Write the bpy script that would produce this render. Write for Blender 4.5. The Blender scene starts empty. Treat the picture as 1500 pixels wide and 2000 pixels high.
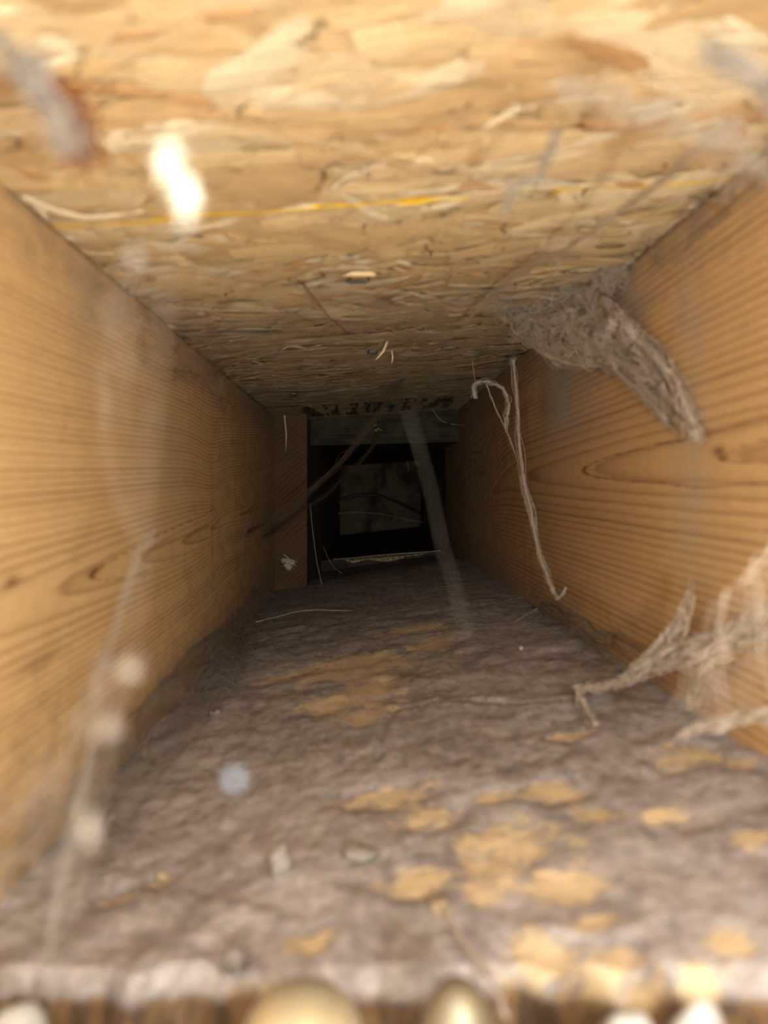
import bpy, math, random
from mathutils import Vector, noise as mnoise

random.seed(7)
scn = bpy.context.scene
COL = scn.collection

# ------------------------------------------------------------------ camera
F = 1400.0                      # focal length in pixels of the 1500 x 2000 frame
VX, VY = 706.0, 960.0           # where the shaft's axis (+Y) meets the frame
cam_d = bpy.data.cameras.new('camera')
cam = bpy.data.objects.new('camera', cam_d)
COL.objects.link(cam)
cam.location = (0, 0, 0)
cam.rotation_euler = (math.radians(90), 0, 0)
cam_d.sensor_width = 36
cam_d.lens = F / 2000 * 36
cam_d.shift_x = (750 - VX) / 2000
cam_d.shift_y = -(1000 - VY) / 2000
cam_d.clip_start = 0.002
cam_d.clip_end = 20
cam_d.dof.use_dof = True
cam_d.dof.focus_distance = 0.47
cam_d.dof.aperture_fstop = 11.5
scn.camera = cam

# ------------------------------------------------------------------ light
w = bpy.data.worlds.new('world')
scn.world = w
w.use_nodes = True
bgn = w.node_tree.nodes['Background']
bgn.inputs[0].default_value = (1.0, 0.985, 0.88, 1)
bgn.inputs[1].default_value = 1.8

def lamp(name, kind, loc, energy, color, size=0.01, rot=(math.radians(90), 0, 0)):
    d = bpy.data.lights.new(name, kind)
    d.energy = energy
    d.color = color
    if kind == 'AREA':
        d.shape = 'DISK'
        d.size = size
    else:
        d.shadow_soft_size = size
    o = bpy.data.objects.new(name, d)
    o.location = loc
    o.rotation_euler = rot
    COL.objects.link(o)
    return o

# the phone's torch, just right of and below the lens
lamp('phone_torch', 'POINT', (0.030, -0.022, -0.016), 0.31, (1.0, 0.97, 0.92), 0.004)

scn.view_settings.view_transform = 'Standard'
scn.view_settings.look = 'None'
scn.view_settings.gamma = 1
scn.view_settings.exposure = 1.6
scn.cycles.use_denoising = True
scn.cycles.max_bounces = 10
scn.cycles.diffuse_bounces = 7
scn.cycles.transparent_max_bounces = 24
scn.cycles.sample_clamp_indirect = 4

# ------------------------------------------------------------------ helpers
def P(px, py, y):
    """the point of the place seen at this pixel at depth y"""
    return Vector(((px - VX) / F * y, y, (VY - py) / F * y))

def sm(a, b, x):
    t = min(1, max(0, (x - a) / (b - a)))
    return t * t * (3 - 2 * t)

def srgb(r, g, b):
    f = lambda c: (c / 255 / 12.92) if c <= 10 else ((c / 255 + .055) / 1.055) ** 2.4
    return (f(r), f(g), f(b), 1)

def nz(x, y, z=0.0):
    return mnoise.noise(Vector((x, y, z)))

class MB:
    def __init__(s):
        s.v = []; s.f = []; s.at = {}
    def add(s, v, f):
        n = len(s.v)
        s.v += [tuple(p) for p in v]
        s.f += [tuple(i + n for i in q) for q in f]
    def tube(s, pts, rad, sides=5, cap=True):
        pts = [Vector(p) for p in pts]
        if not hasattr(rad, '__len__'): rad = [rad] * len(pts)
        n = len(pts); vs = []; fs = []
        up = Vector((0.3, 0.2, 1)).normalized()
        for i, p in enumerate(pts):
            t = (pts[min(n - 1, i + 1)] - pts[max(0, i - 1)])
            if t.length < 1e-9: t = Vector((0, 0, 1))
            t.normalize()
            a = t.cross(up)
            if a.length < 1e-3: a = t.cross(Vector((1, 0, 0)))
            a.normalize(); b = t.cross(a)
            for k in range(sides):
                an = 2 * math.pi * k / sides
                vs.append(p + (a * math.cos(an) + b * math.sin(an)) * rad[i])
        for i in range(n - 1):
            for k in range(sides):
                k2 = (k + 1) % sides
                fs.append((i * sides + k, i * sides + k2, (i + 1) * sides + k2, (i + 1) * sides + k))
        if cap:
            fs.append(tuple(range(sides))[::-1])
            fs.append(tuple((n - 1) * sides + k for k in range(sides)))
        s.add(vs, fs)
    def blob(s, c, rx, ry, rz, seed=0, amp=.25, nu=10, nv=7, freq=2.0):
        vs = []; fs = []
        for j in range(nv + 1):
            th = math.pi * j / nv
            for i in range(nu):
                ph = 2 * math.pi * i / nu
                d = Vector((math.sin(th) * math.cos(ph), math.sin(th) * math.sin(ph), math.cos(th)))
                k = 1 + amp * nz(d.x * freq + seed, d.y * freq, d.z * freq + seed * 1.7)
                vs.append(Vector(c) + Vector((d.x * rx, d.y * ry, d.z * rz)) * k)
        for j in range(nv):
            for i in range(nu):
                i2 = (i + 1) % nu
                fs.append((j * nu + i, (j + 1) * nu + i, (j + 1) * nu + i2, j * nu + i2))
        s.add(vs, fs)
    def lathe(s, prof, c, nu=40):
        vs = []; fs = []
        for (r, z) in prof:
            for i in range(nu):
                a = 2 * math.pi * i / nu
                vs.append(Vector(c) + Vector((r * math.cos(a), r * math.sin(a), z)))
        for j in range(len(prof) - 1):
            for i in range(nu):
                i2 = (i + 1) % nu
                fs.append((j * nu + i, j * nu + i2, (j + 1) * nu + i2, (j + 1) * nu + i))
        fs.append(tuple(range(nu))[::-1])
        fs.append(tuple((len(prof) - 1) * nu + i for i in range(nu)))
        s.add(vs, fs)
    def hexa(s, a, b):
        """a solid between two quads given in the same order"""
        v = list(a) + list(b)
        s.add(v, [(0, 1, 2, 3), (7, 6, 5, 4), (0, 4, 5, 1), (1, 5, 6, 2), (2, 6, 7, 3), (3, 7, 4, 0)])

def build(name, mb, mat, label=None, cat=None, group=None, kind=None, parent=None, smooth=True, origin=None):
    me = bpy.data.meshes.new(name)
    org = Vector((0, 0, 0))
    if parent is None and kind != 'structure' and mb.v:
        n = len(mb.v)
        org = Vector((sum(p[0] for p in mb.v) / n, sum(p[1] for p in mb.v) / n, min(p[2] for p in mb.v)))
    me.from_pydata([(p[0] - org.x, p[1] - org.y, p[2] - org.z) for p in mb.v], [], mb.f)
    me.materials.append(mat)
    if smooth:
        me.polygons.foreach_set('use_smooth', [True] * len(me.polygons))
    for k, vals in mb.at.items():
        if hasattr(vals[0], '__len__'):
            a = me.attributes.new(k, 'FLOAT_COLOR', 'POINT')
            a.data.foreach_set('color', [c for q in vals for c in (q[0], q[1], q[2], 1)])
        else:
            a = me.attributes.new(k, 'FLOAT', 'POINT')
            a.data.foreach_set('value', list(vals))
    me.update()
    o = bpy.data.objects.new(name, me)
    COL.objects.link(o)
    if parent is not None:
        o.parent = parent
        o.matrix_parent_inverse = parent.matrix_basis.inverted()
    else:
        o.location = org
    if label: o['label'] = label
    if cat: o['category'] = cat
    if group: o['group'] = group
    if kind: o['kind'] = kind
    return o

# ------------------------------------------------------------------ node helper
class NT:
    def __init__(s, name):
        s.m = bpy.data.materials.new(name)
        s.m.use_nodes = True
        s.t = s.m.node_tree
        s.bsdf = s.t.nodes['Principled BSDF']
        s.out = s.t.nodes['Material Output']
    def n(s, typ, **kw):
        nd = s.t.nodes.new(typ)
        for k, v in kw.items(): setattr(nd, k, v)
        return nd
    def link(s, a, b): s.t.links.new(a, b)
    def put(s, sock, v):
        if isinstance(v, bpy.types.NodeSocket): s.link(v, sock)
        else: sock.default_value = v
    def math(s, op, a, b=0.0, clamp=False):
        nd = s.n('ShaderNodeMath', operation=op, use_clamp=clamp)
        s.put(nd.inputs[0], a); s.put(nd.inputs[1], b)
        return nd.outputs[0]
    def mix(s, f, a, b, mode='MIX'):
        nd = s.n('ShaderNodeMix', data_type='RGBA', blend_type=mode)
        s.put(nd.inputs[0], f); s.put(nd.inputs[6], a); s.put(nd.inputs[7], b)
        return nd.outputs[2]
    def coord(s): 
        g = s.n('ShaderNodeTexCoord')
        return g.outputs['Object']
    def geo(s): return s.n('ShaderNodeNewGeometry').outputs['Position']
    def scale(s, v, sc, off=(0, 0, 0)):
        nd = s.n('ShaderNodeMapping')
        s.put(nd.inputs[0], v); nd.inputs[1].default_value = off; nd.inputs[3].default_value = sc
        return nd.outputs[0]
    def noise(s, v, sc=(1, 1, 1), detail=3, rough=.55, dist=0, off=(0, 0, 0)):
        nd = s.n('ShaderNodeTexNoise')
        s.link(s.scale(v, sc, off), nd.inputs['Vector'])
        nd.inputs['Scale'].default_value = 1
        nd.inputs['Detail'].default_value = detail
        nd.inputs['Roughness'].default_value = rough
        nd.inputs['Distortion'].default_value = dist
        return nd.outputs[0]
    def vor(s, v, sc, feature='DISTANCE_TO_EDGE', off=(0, 0, 0)):
        nd = s.n('ShaderNodeTexVoronoi', feature=feature)
        s.link(s.scale(v, sc, off), nd.inputs['Vector'])
        nd.inputs['Scale'].default_value = 1
        return nd.outputs[0]
    def rng(s, x, a, b, c=0.0, d=1.0):
        nd = s.n('ShaderNodeMapRange')
        nd.interpolation_type = 'SMOOTHSTEP'
        s.put(nd.inputs[0], x)
        nd.inputs[1].default_value = a; nd.inputs[2].default_value = b
        nd.inputs[3].default_value = c; nd.inputs[4].default_value = d
        return nd.outputs[0]
    def ramp(s, f, stops, interp='LINEAR'):
        nd = s.n('ShaderNodeValToRGB')
        r = nd.color_ramp; r.interpolation = interp
        while len(r.elements) < len(stops): r.elements.new(.5)
        for e, (p, c) in zip(r.elements, stops):
            e.position = p; e.color = c
        s.put(nd.inputs[0], f)
        return nd.outputs[0]
    def attr(s, name, color=False):
        nd = s.n('ShaderNodeAttribute', attribute_name=name)
        return nd.outputs['Color'] if color else nd.outputs['Fac']
    def bump(s, h, strength=.4, dist=.0005):
        nd = s.n('ShaderNodeBump')
        nd.inputs['Strength'].default_value = strength
        nd.inputs['Distance'].default_value = dist
        s.link(h, nd.inputs['Height'])
        s.link(nd.outputs[0], s.bsdf.inputs['Normal'])
    def fin(s, col, rough=.8, spec=.2):
        s.put(s.bsdf.inputs['Base Color'], col)
        s.put(s.bsdf.inputs['Roughness'], rough)
        s.bsdf.inputs['Specular IOR Level'].default_value = spec
        return s.m

DUST = srgb(122, 106, 92)

def wood_mat(name, early, mid, late, seed=0, dirt=1.0):
    """planed fir: growth rings come from the mesh attribute «ring»"""
    t = NT(name)
    v = t.coord()
    off = (seed * 3.1, seed * 1.7, seed * 2.3)
    ring = t.attr('ring')
    wob = t.math('MULTIPLY', t.math('SUBTRACT', t.noise(v, (14, 9, 60), 2, .5, 0, off), .5), .45)
    wob2 = t.math('MULTIPLY', t.math('SUBTRACT', t.noise(v, (100, 120, 700), 2, .5, 0, off), .5), .22)
    ph = t.math('ADD', t.math('ADD', ring, wob), wob2)
    fr = t.math('FRACT', ph)
    prof = t.ramp(fr, [(0, (.12, .12, .12, 1)), (.45, (.18, .18, .18, 1)), (.68, (.4, .4, .4, 1)), (.9, (1, 1, 1, 1)), (1.0, (.12, .12, .12, 1))])
    # every ring has its own strength
    rs = t.noise(t.math('MULTIPLY', t.math('FLOOR', ph), 7.31), (1, 1, 1), 0)
    prof = t.math('MULTIPLY', prof, t.rng(rs, .25, .75, .5, 1.05))
    broad = t.noise(v, (30, 9, 45), 3, .5, .3, off)
    col = t.mix(broad, early, mid)
    col = t.mix(t.math('MULTIPLY', prof, .9, True), col, late)
    fib = t.noise(v, (2600, 130, 2600), 3, .6, 0, off)
    col = t.mix(t.rng(fib, .3, .75, 0, .20), col, late)
    saw = t.noise(v, (30, 1100, 26), 3, .6, 0, off)
    col = t.mix(t.rng(saw, .45, .8, 0, .16), col, srgb(120, 95, 70))
    # weather staining and knots keep their own shapes
    st = t.math('MULTIPLY', t.attr('stain'), t.rng(t.noise(v, (60, 60, 60), 4, .6, .5, off), .3, .6, .2, 1), True)
    col = t.mix(t.math('MULTIPLY', st, .9), col, srgb(150, 148, 138))
    ve = t.math('ADD', t.attr('vein'), t.math('MULTIPLY', t.math('SUBTRACT', t.noise(v, (300, 300, 300), 3), .5), .5))
    col = t.mix(t.rng(ve, .08, .55, .8, 0), col, srgb(92, 56, 30))
    kn = t.math('MULTIPLY', t.attr('knot'), t.rng(t.noise(v, (500, 500, 500), 3), .2, .6, .6, 1), True)
    col = t.mix(kn, col, srgb(96, 56, 30))
    dn = t.noise(v, (140, 90, 140), 5, .65, .4, off)
    d = t.math('MULTIPLY', t.math('ADD', t.attr('dust'), t.math('SUBTRACT', dn, .62)), 2.2 * dirt, True)
    d = t.math('MULTIPLY', d, t.rng(t.noise(v, (1500, 900, 1500), 3, .7), .3, .7, .45, 1), True)
    col = t.mix(t.math('MULTIPLY', d, .85), col, DUST)
    h = t.math('ADD', t.math('MULTIPLY', prof, .35), t.math('ADD', t.math('MULTIPLY', fib, .3), t.math('MULTIPLY', saw, .5)))
    t.bump(h, .35, .0006)
    return t.fin(col, t.mix(d, (.62, .62, .62, 1), (.95, .95, .95, 1)), .25)

def grid(mb, nu, nv, fn):
    """fn(i/nu, j/nv) -> point; returns the index of the first vertex"""
    s0 = len(mb.v)
    vs = []; fs = []
    for j in range(nv + 1):
        for i in range(nu + 1):
            vs.append(fn(i / nu, j / nv))
    for j in range(nv):
        for i in range(nu):
            a = j * (nu + 1) + i
            fs.append((a, a + 1, a + nu + 2, a + nu + 1))
    mb.add(vs, fs)
    return s0

# ------------------------------------------------------------------ the shaft's section
TL = (-.0701, .0598); TR = (.0838, .0708); BR = (.0862, -.0567); BL = (-.0694, -.0798)
def ceil_z(x): return TL[1] + (x - TL[0]) * (TR[1] - TL[1]) / (TR[0] - TL[0])
def floor_z(x): return BL[1] + (x - BL[0]) * (BR[1] - BL[1]) / (BR[0] - BL[0])
def left_x(z): return TL[0] + (z - TL[1]) * (BL[0] - TL[0]) / (BL[1] - TL[1])
def right_x(z): return TR[0] + (z - TR[1]) * (BR[0] - TR[0]) / (BR[1] - TR[1])

def board(name, face_pts, nu, nv, thick_dir, thick, mat, fields, label, cat, disp=None, kind='structure'):
    """a thick board: finely gridded visible face, plain back and edges"""
    mb = MB()
    c00, c10, c01, c11 = [Vector(p) for p in face_pts]
    tdir = Vector(thick_dir)
    def fn(u, v):
        v2 = v ** 1.35
        p = (c00 * (1 - u) + c10 * u) * (1 - v2) + (c01 * (1 - u) + c11 * u) * v2
        if disp: p = disp(p)
        return p
    grid(mb, nu, nv, fn)
    ring_i = [i for i in range(nu + 1)] + [j * (nu + 1) + nu for j in range(1, nv + 1)] + \
             [nv * (nu + 1) + i for i in range(nu - 1, -1, -1)] + [j * (nu + 1) for j in range(nv - 1, 0, -1)]
    s0 = len(mb.v)
    mb.v += [tuple(Vector(mb.v[i]) + tdir * thick) for i in ring_i]
    n = len(ring_i)
    for k in range(n):
        k2 = (k + 1) % n
        mb.f.append((ring_i[k], s0 + k, s0 + k2, ring_i[k2]))
    mb.f.append(tuple(s0 + k for k in range(n)))
    for key, f in fields.items():
        mb.at[key] = [f(Vector(p)) for p in mb.v]
    return build(name, mb, mat, label, cat, kind=kind, smooth=True)

# ---- left stud
def g2(y, z, y0, z0, sy, sz): return math.exp(-((y - y0) / sy) ** 2 - ((z - z0) / sz) ** 2)
def ring_left(p):
    y, z = p.y, p.z
    z += .0042 * g2(y, z, .335, .012, .030, .03) - .006 * g2(y, z, .37, -.028, .05, .02)
    z -= .010 * sm(.36, .60, y)
    z0 = -.0225 + .028 * (y - .185)
    d = .0105 - .030 * (y - .185)
    if y > .36: d = .0105 - .030 * .175 - .01 * (y - .36)
    r = math.sqrt((z - z0) ** 2 + d * d)
    return r / .0016 + 9 + .3 * nz(y * 12, z * 30)
def vein_left(p):
    if p.y > .34 or p.y < .12: return 5.0
    z0 = -.0225 + .036 * (p.y - .185)
    r = math.sqrt((p.z - z0 - .0015 * nz(p.y * 25, 8)) ** 2 + (.0085 - .030 * (p.y - .185)) ** 2)
    dz = p.z - z0
    return abs(r - .0085) / max(.22, abs(dz) / r) * 1300
def knot_left(p):
    return min(1, .9 * g2(p.y, p.z, .143, -.0180, .0035, .0012) + .75 * g2(p.y, p.z, .187, -.0208, .006, .0012)
               + .6 * g2(p.y, p.z, .335, -.018, .0022, .030) * (0.5 + .5 * nz(p.z * 200, 3))
               + .45 * g2(p.y, p.z, .155, -.0370, .012, .0016)
               + .55 * max(0, 1 - abs((p.z + .0197) - (p.y - .23) * .040) / .0011) * (1 if .225 < p.y < .33 else 0))
def dust_left(p):
    e = (p.z - floor_z(-.07)); c = ceil_z(-.07) - p.z
    return .62 * math.exp(-e / .022) * sm(.08, .16, p.y) + .42 * math.exp(-c / .012) + .30 * sm(.22, .5, p.y)
wl = wood_mat('fir_left', srgb(214, 182, 132), srgb(204, 169, 117), srgb(128, 88, 52), 1)
board('wall_left', [(BL[0], .012, BL[1] - .012), (TL[0], .012, TL[1]), (BL[0], .625, BL[1] - .012), (TL[0], .625, TL[1])],
      200, 360, (-1, 0, 0), .038, wl, {'vein': vein_left, 'ring': ring_left, 'knot': knot_left, 'dust': dust_left,
      'stain': lambda p: .35 * g2(p.y, p.z, .26, .01, .03, .03) + .5 * g2(p.y, p.z, .19, .05, .02, .02)},
      'honey coloured fir stud with fine wavy grain forming the left side of the shaft', 'stud')

# ---- right stud
def ring_right(p):
    y, z = p.y, p.z
    z += .020 * g2(y, z, .50, .012, .055, .020) 
    z0 = .0080
    d = .005 + .029 * (y - .15)
    if y > .46: d += .10 * (y - .46)
    r = math.sqrt((z - z0) ** 2 + d * d)
    rr = r if r < .02 else .02 + (r - .02) * 1.28
    return rr / .0030 + 5.02 + .14
def vein_right(p):
    if p.y > .33: return 5.0
    dz = p.z - .008 - .0012 * nz(p.y * 30, 3); dd = .005 + .029 * (p.y - .15)
    r = math.sqrt(dz ** 2 + dd ** 2)
    g = max(.22, math.hypot(dz / r, .029 * dd / r))
    return min(abs(r - .0086), abs(r - .00555) * 1.4) / g * 1000
def knot_right(p):
    return min(1, 1.0 * g2(p.y, p.z, .170, .0095, .0030, .0013) + .7 * g2(p.y, p.z, .505, .013, .02, .0022)
               + .4 * g2(p.y, p.z, .33, .040, .012, .012)
               + .45 * max(0, 1 - abs((p.z - .0142) - (.20 - p.y) * .03) / .0009) * (1 if .15 < p.y < .186 else 0))
def dust_right(p):
    e = (p.z - floor_z(.085)); c = ceil_z(.085) - p.z
    return .50 * math.exp(-e / .012) * sm(.12, .2, p.y) + .45 * math.exp(-c / .016) + .38 * sm(.25, .52, p.y)
def stain_right(p):
    return 1.35 * g2(p.y, p.z, .305, .044, .035, .020) + .55 * g2(p.y, p.z, .185, .02, .009, .05) + .6 * g2(p.y, p.z, .24, .062, .03, .012)
wr = wood_mat('fir_right', srgb(204, 168, 120), srgb(190, 153, 105), srgb(116, 78, 48), 2)
board('wall_right', [(BR[0], .012, BR[1] - .012), (TR[0], .012, TR[1]), (BR[0], .725, BR[1] - .012), (TR[0], .725, TR[1])],
      200, 380, (1, 0, 0), .038, wr, {'vein': vein_right, 'ring': ring_right, 'knot': knot_right, 'dust': dust_right, 'stain': stain_right},
      'golden fir stud with a pointed grain arch forming the right side of the shaft', 'stud')

# ---- OSB ceiling
def osb_mat():
    t = NT('oriented_strand_board')
    v = t.coord()
    uv = t.attr('suv', True)
    col = t.attr('scol', True)
    sx = t.n('ShaderNodeSeparateXYZ'); t.link(v, sx.inputs[0])
    X, Y = sx.outputs[0], sx.outputs[1]
    fib = t.noise(uv, (90, 1800, 1), 4, .65)
    fib2 = t.noise(uv, (260, 5200, 1), 3, .6, 0, (3, 9, 0))
    col = t.mix(t.rng(fib, .38, .78, 0, .60), col, srgb(176, 136, 90))
    col = t.mix(t.rng(fib, .52, .25, 0, .45), col, srgb(244, 220, 168))
    col = t.mix(t.rng(fib2, .45, .75, 0, .30), col, srgb(120, 84, 50))
    big = t.noise(v, (22, 30, 22), 3, .5, .3)
    col = t.mix(t.rng(big, .4, .7, 0, .3), col, srgb(206, 168, 116))
    # splits between strands
    cr = t.vor(v, (55, 260, 55))
    wv = t.n('ShaderNodeVectorMath', operation='ADD')
    nn = t.n('ShaderNodeTexNoise'); t.link(t.scale(v, (160, 160, 160)), nn.inputs['Vector']); nn.inputs['Scale'].default_value = 1
    sc = t.n('ShaderNodeVectorMath', operation='SCALE'); t.link(nn.outputs[1], sc.inputs[0]); sc.inputs['Scale'].default_value = .006
    t.link(v, wv.inputs[0]); t.link(sc.outputs[0], wv.inputs[1])
    cr = t.vor(wv.outputs[0], (70, 190, 70))
    crm = t.math('MULTIPLY', t.rng(cr, .0, .035, 1, 0), t.rng(t.noise(v, (90, 90, 90), 3), .52, .66, 0, 1))
    col = t.mix(t.math('MULTIPLY', crm, .85), col, srgb(70, 46, 28))
    # pits
    pit = t.rng(t.noise(v, (420, 700, 420), 2, .5), .70, .78, 0, .8)
    col = t.mix(pit, col, srgb(78, 52, 32))
    # grey-brown patches, stronger further in
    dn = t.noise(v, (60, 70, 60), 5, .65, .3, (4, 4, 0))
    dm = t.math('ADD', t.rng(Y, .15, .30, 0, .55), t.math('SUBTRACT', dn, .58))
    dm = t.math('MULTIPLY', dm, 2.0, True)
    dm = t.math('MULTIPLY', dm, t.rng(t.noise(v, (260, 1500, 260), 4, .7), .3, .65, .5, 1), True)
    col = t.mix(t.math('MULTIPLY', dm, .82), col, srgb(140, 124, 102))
    # dark horizontal weathering streaks
    stn = t.noise(v, (42, 900, 42), 4, .7, .1)
    col = t.mix(t.math('MULTIPLY', t.rng(stn, .5, .68, 0, .75), t.rng(Y, .17, .30, 0.1, 1)), col, srgb(70, 52, 36))
    stp = t.noise(v, (60, 1300, 42), 3, .7, .1, (9, 3, 1))
    col = t.mix(t.math('MULTIPLY', t.rng(stp, .56, .70, 0, .55), t.rng(Y, .17, .30, 0.0, 1)), col, srgb(190, 168, 128))
    # printed nailing line
    yl = t.math('ABSOLUTE', t.math('SUBTRACT', Y, .1625))
    ln = t.math('MULTIPLY', t.rng(yl, .0006, .0011, 1, 0), t.rng(t.noise(v, (90, 300, 90), 3, .7), .38, .52, .15, 1))
    col = t.mix(t.math('MULTIPLY', ln, .95), col, srgb(250, 205, 20))
    # black ink stamp, worn away to bars
    a = t.rng(Y, .520, .530, 0, 1); b = t.rng(Y, .594, .600, 1, 0)
    xr = t.math('MULTIPLY', t.rng(X, -.052, -.040, 0, 1), t.rng(X, .070, .074, 1, 0))
    bars = t.rng(t.noise(v, (190, 14, 10), 1, .5, 0, (2.2, 0, 0)), .47, .53, 0, 1)
    wear = t.rng(t.noise(v, (300, 420, 100), 3), .36, .5, .2, 1)
    ink = t.math('MULTIPLY', t.math('MULTIPLY', a, b), t.math('MULTIPLY', t.math('MULTIPLY', bars, wear), xr))
    col = t.mix(t.math('MULTIPLY', ink, .93), col, srgb(24, 22, 20))
    h = t.math('ADD', t.math('MULTIPLY', fib, .7), t.math('SUBTRACT', t.math('MULTIPLY', fib2, .3), t.math('MULTIPLY', crm, 1.2)))
    h = t.math('SUBTRACT', h, t.math('MULTIPLY', t.rng(stn, .45, .7), .5))
    t.bump(h, .85, .0010)
    return t.fin(col, .66, .3)
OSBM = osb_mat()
def make_ceiling():
    mb = MB()
    scol, suv = [], []
    pal = [srgb(228, 202, 152), srgb(222, 192, 140), srgb(232, 208, 164), srgb(214, 182, 130), srgb(226, 198, 146),
           srgb(236, 216, 176), srgb(208, 174, 124), srgb(222, 194, 146)]
    y0, y1 = .012, .622
    def base(u, v):
        x = TL[0] - .038 + u * (TR[0] - TL[0] + .076)
        y = y0 + (y1 - y0) * v
        return (x, y, ceil_z(x) + .0016)
    grid(mb, 8, 60, base)
    for p in mb.v:
        scol.append(pal[1]); suv.append((p[0], p[1], 0))
    n0 = len(mb.v)
    # back of the panel
    b = [Vector((TL[0] - .038, y0, ceil_z(TL[0] - .038) + .0016)), Vector((TR[0] + .038, y0, ceil_z(TR[0] + .038) + .0016)),
         Vector((TR[0] + .038, y1, ceil_z(TR[0] + .038) + .0016)), Vector((TL[0] - .038, y1, ceil_z(TL[0] - .038) + .0016))]
    mb.hexa([q + Vector((0, 0, .0001)) for q in b], [q + Vector((0, 0, .011)) for q in b])
    for p in mb.v[n0:]:
        scol.append(pal[1]); suv.append((p[0], p[1], 0))
    R = random.Random(11)
    N = 1500
    for k in range(N):
        cx = R.uniform(TL[0] - .01, TR[0] + .01)
        cy = R.uniform(.02, .62)
        L = R.uniform(.018, .075); W = R.choice([.003, .005, .007, .010, .014]) * R.uniform(.7, 1.3)
        if cy > .2: W *= .8
        an = R.gauss(0, .30)
        if R.random() < .12: an = R.uniform(-1.4, 1.4); L *= .5
        lvl = R.uniform(0, .0013)
        c = pal[R.randrange(len(pal))]
        q_ = R.random()
        if q_ < .12: c = srgb(196, 150, 100); W *= .5; L *= .6
        elif q_ < .32: c = srgb(246, 232, 198); W *= .6; L *= .7
        j = R.uniform(.9, 1.08)
        c = (c[0] * j, c[1] * j, c[2] * j)
        nu, nv = 12, 3
        bend = R.gauss(0, .004); tw = R.gauss(0, .0004); tiltv = R.gauss(0, .03); tu = R.gauss(0, .006)
        sd = R.uniform(0, 90)
        ou, ov = R.uniform(0, 5), R.uniform(0, 5)
        s0 = len(mb.v); vs = []; fs = []
        for a_ in range(nu + 1):
            u = a_ / nu * 2 - 1
            e = 1 - .85 * max(0, abs(u) - .8) / .2 * R.uniform(.2, 1)
            for b_ in range(nv + 1):
                v_ = b_ / nv * 2 - 1
                lx = u * L / 2 + nz(v_ * 2 + sd, u, 3) * .002
                ly = v_ * W / 2 * e * (1 + .35 * nz(u * 2 + sd, v_)) + bend * u * u
                x = cx + lx * math.cos(an) - ly * math.sin(an)
                y = cy + lx * math.sin(an) + ly * math.cos(an)
                if y > y1: y = y1
                if y < y0: y = y0
                x = min(max(x, TL[0] - .02), TR[0] + .02)
                z = ceil_z(x) + .0014 - lvl + ly * tiltv + lx * tu + tw * math.sin(u * 4 + sd) - .0003 * (1 - v_ * v_)
                if x < TL[0] or x > TR[0]: z = ceil_z(x) + .0012
                vs.append((x, y, z)); scol.append(c); suv.append((lx + ou, ly + ov, 0))
        for a_ in range(nu):
            for b_ in range(nv):
                q = a_ * (nv + 1) + b_
                fs.append((q, q + 1, q + nv + 2, q + nv + 1))
        mb.add(vs, fs)
    mb.at['scol'] = scol; mb.at['suv'] = suv
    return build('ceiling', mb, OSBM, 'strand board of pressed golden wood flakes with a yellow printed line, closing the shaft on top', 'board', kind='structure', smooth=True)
make_ceiling()

# ---- dusty floor
def inv_floor(px, py):
    """pixel -> point on the floor plane"""
    sl = (BR[1] - BL[1]) / (BR[0] - BL[0]); z_at0 = BL[1] - BL[0] * sl
    a = (px - VX) / F; b = (VY - py) / F
    y = z_at0 / (b - sl * a)
    return a * y, y
bare_px = [(720, 1345, 60, 34), (690, 1300, 120, 26), (640, 1372, 50, 16), (840, 1255, 60, 14), (720, 1395, 70, 14), (750, 1552, 85, 17),
           (830, 1590, 60, 22), (1170, 1590, 46, 22), (1075, 1540, 65, 18), (1300, 1592, 48, 13), (1000, 1640, 115, 34),
           (960, 1705, 62, 42), (1105, 1715, 75, 38), (815, 1715, 90, 22), (1340, 1475, 65, 22), (1450, 1490, 34, 14),
           (1110, 1438, 45, 7), (1055, 1865, 60, 60), (1185, 1885, 60, 36), (1300, 1925, 110, 30), (1430, 1835, 50, 26),
           (480, 1912, 45, 24), (1375, 1890, 50, 24), (1470, 1640, 44, 18), (610, 1840, 36, 26), (970, 1555, 34, 10), (1150, 1800, 60, 14),
           (230, 1755, 22, 10), (320, 1720, 20, 10), (800, 1230, 60, 8), (560, 1320, 60, 10)]
bare_w = []
for (a, b, ra, rb) in bare_px:
    x, y = inv_floor(a, b); x2, _ = inv_floor(a + ra, b); _, ya = inv_floor(a, b - rb); _, yb = inv_floor(a, b + rb)
    bare_w.append((x, y, abs(x2 - x), max(.002, abs(ya - yb) / 2)))
def bare(p):
    s = 0
    for (x, y, rx, ry) in bare_w:
        dx = (p.x - x) / rx; dy = (p.y - y) / ry
        q = dx * dx + dy * dy
        if q < 12: s = max(s, math.exp(-q * .42))
    return s
crease = [inv_floor(735, 1490), inv_floor(748, 1430), inv_floor(770, 1382), inv_floor(885, 1370), inv_floor(1000, 1375), inv_floor(1110, 1372)]
def seg_d(x, y):
    best = 9
    for (a, b) in zip(crease, crease[1:]):
        ax, ay = a; bx, by = b
        t = max(0, min(1, ((x - ax) * (bx - ax) + (y - ay) * (by - ay)) / ((bx - ax) ** 2 + (by - ay) ** 2)))
        best = min(best, math.hypot(x - ax - t * (bx - ax), y - ay - t * (by - ay)))
    return best
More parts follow.
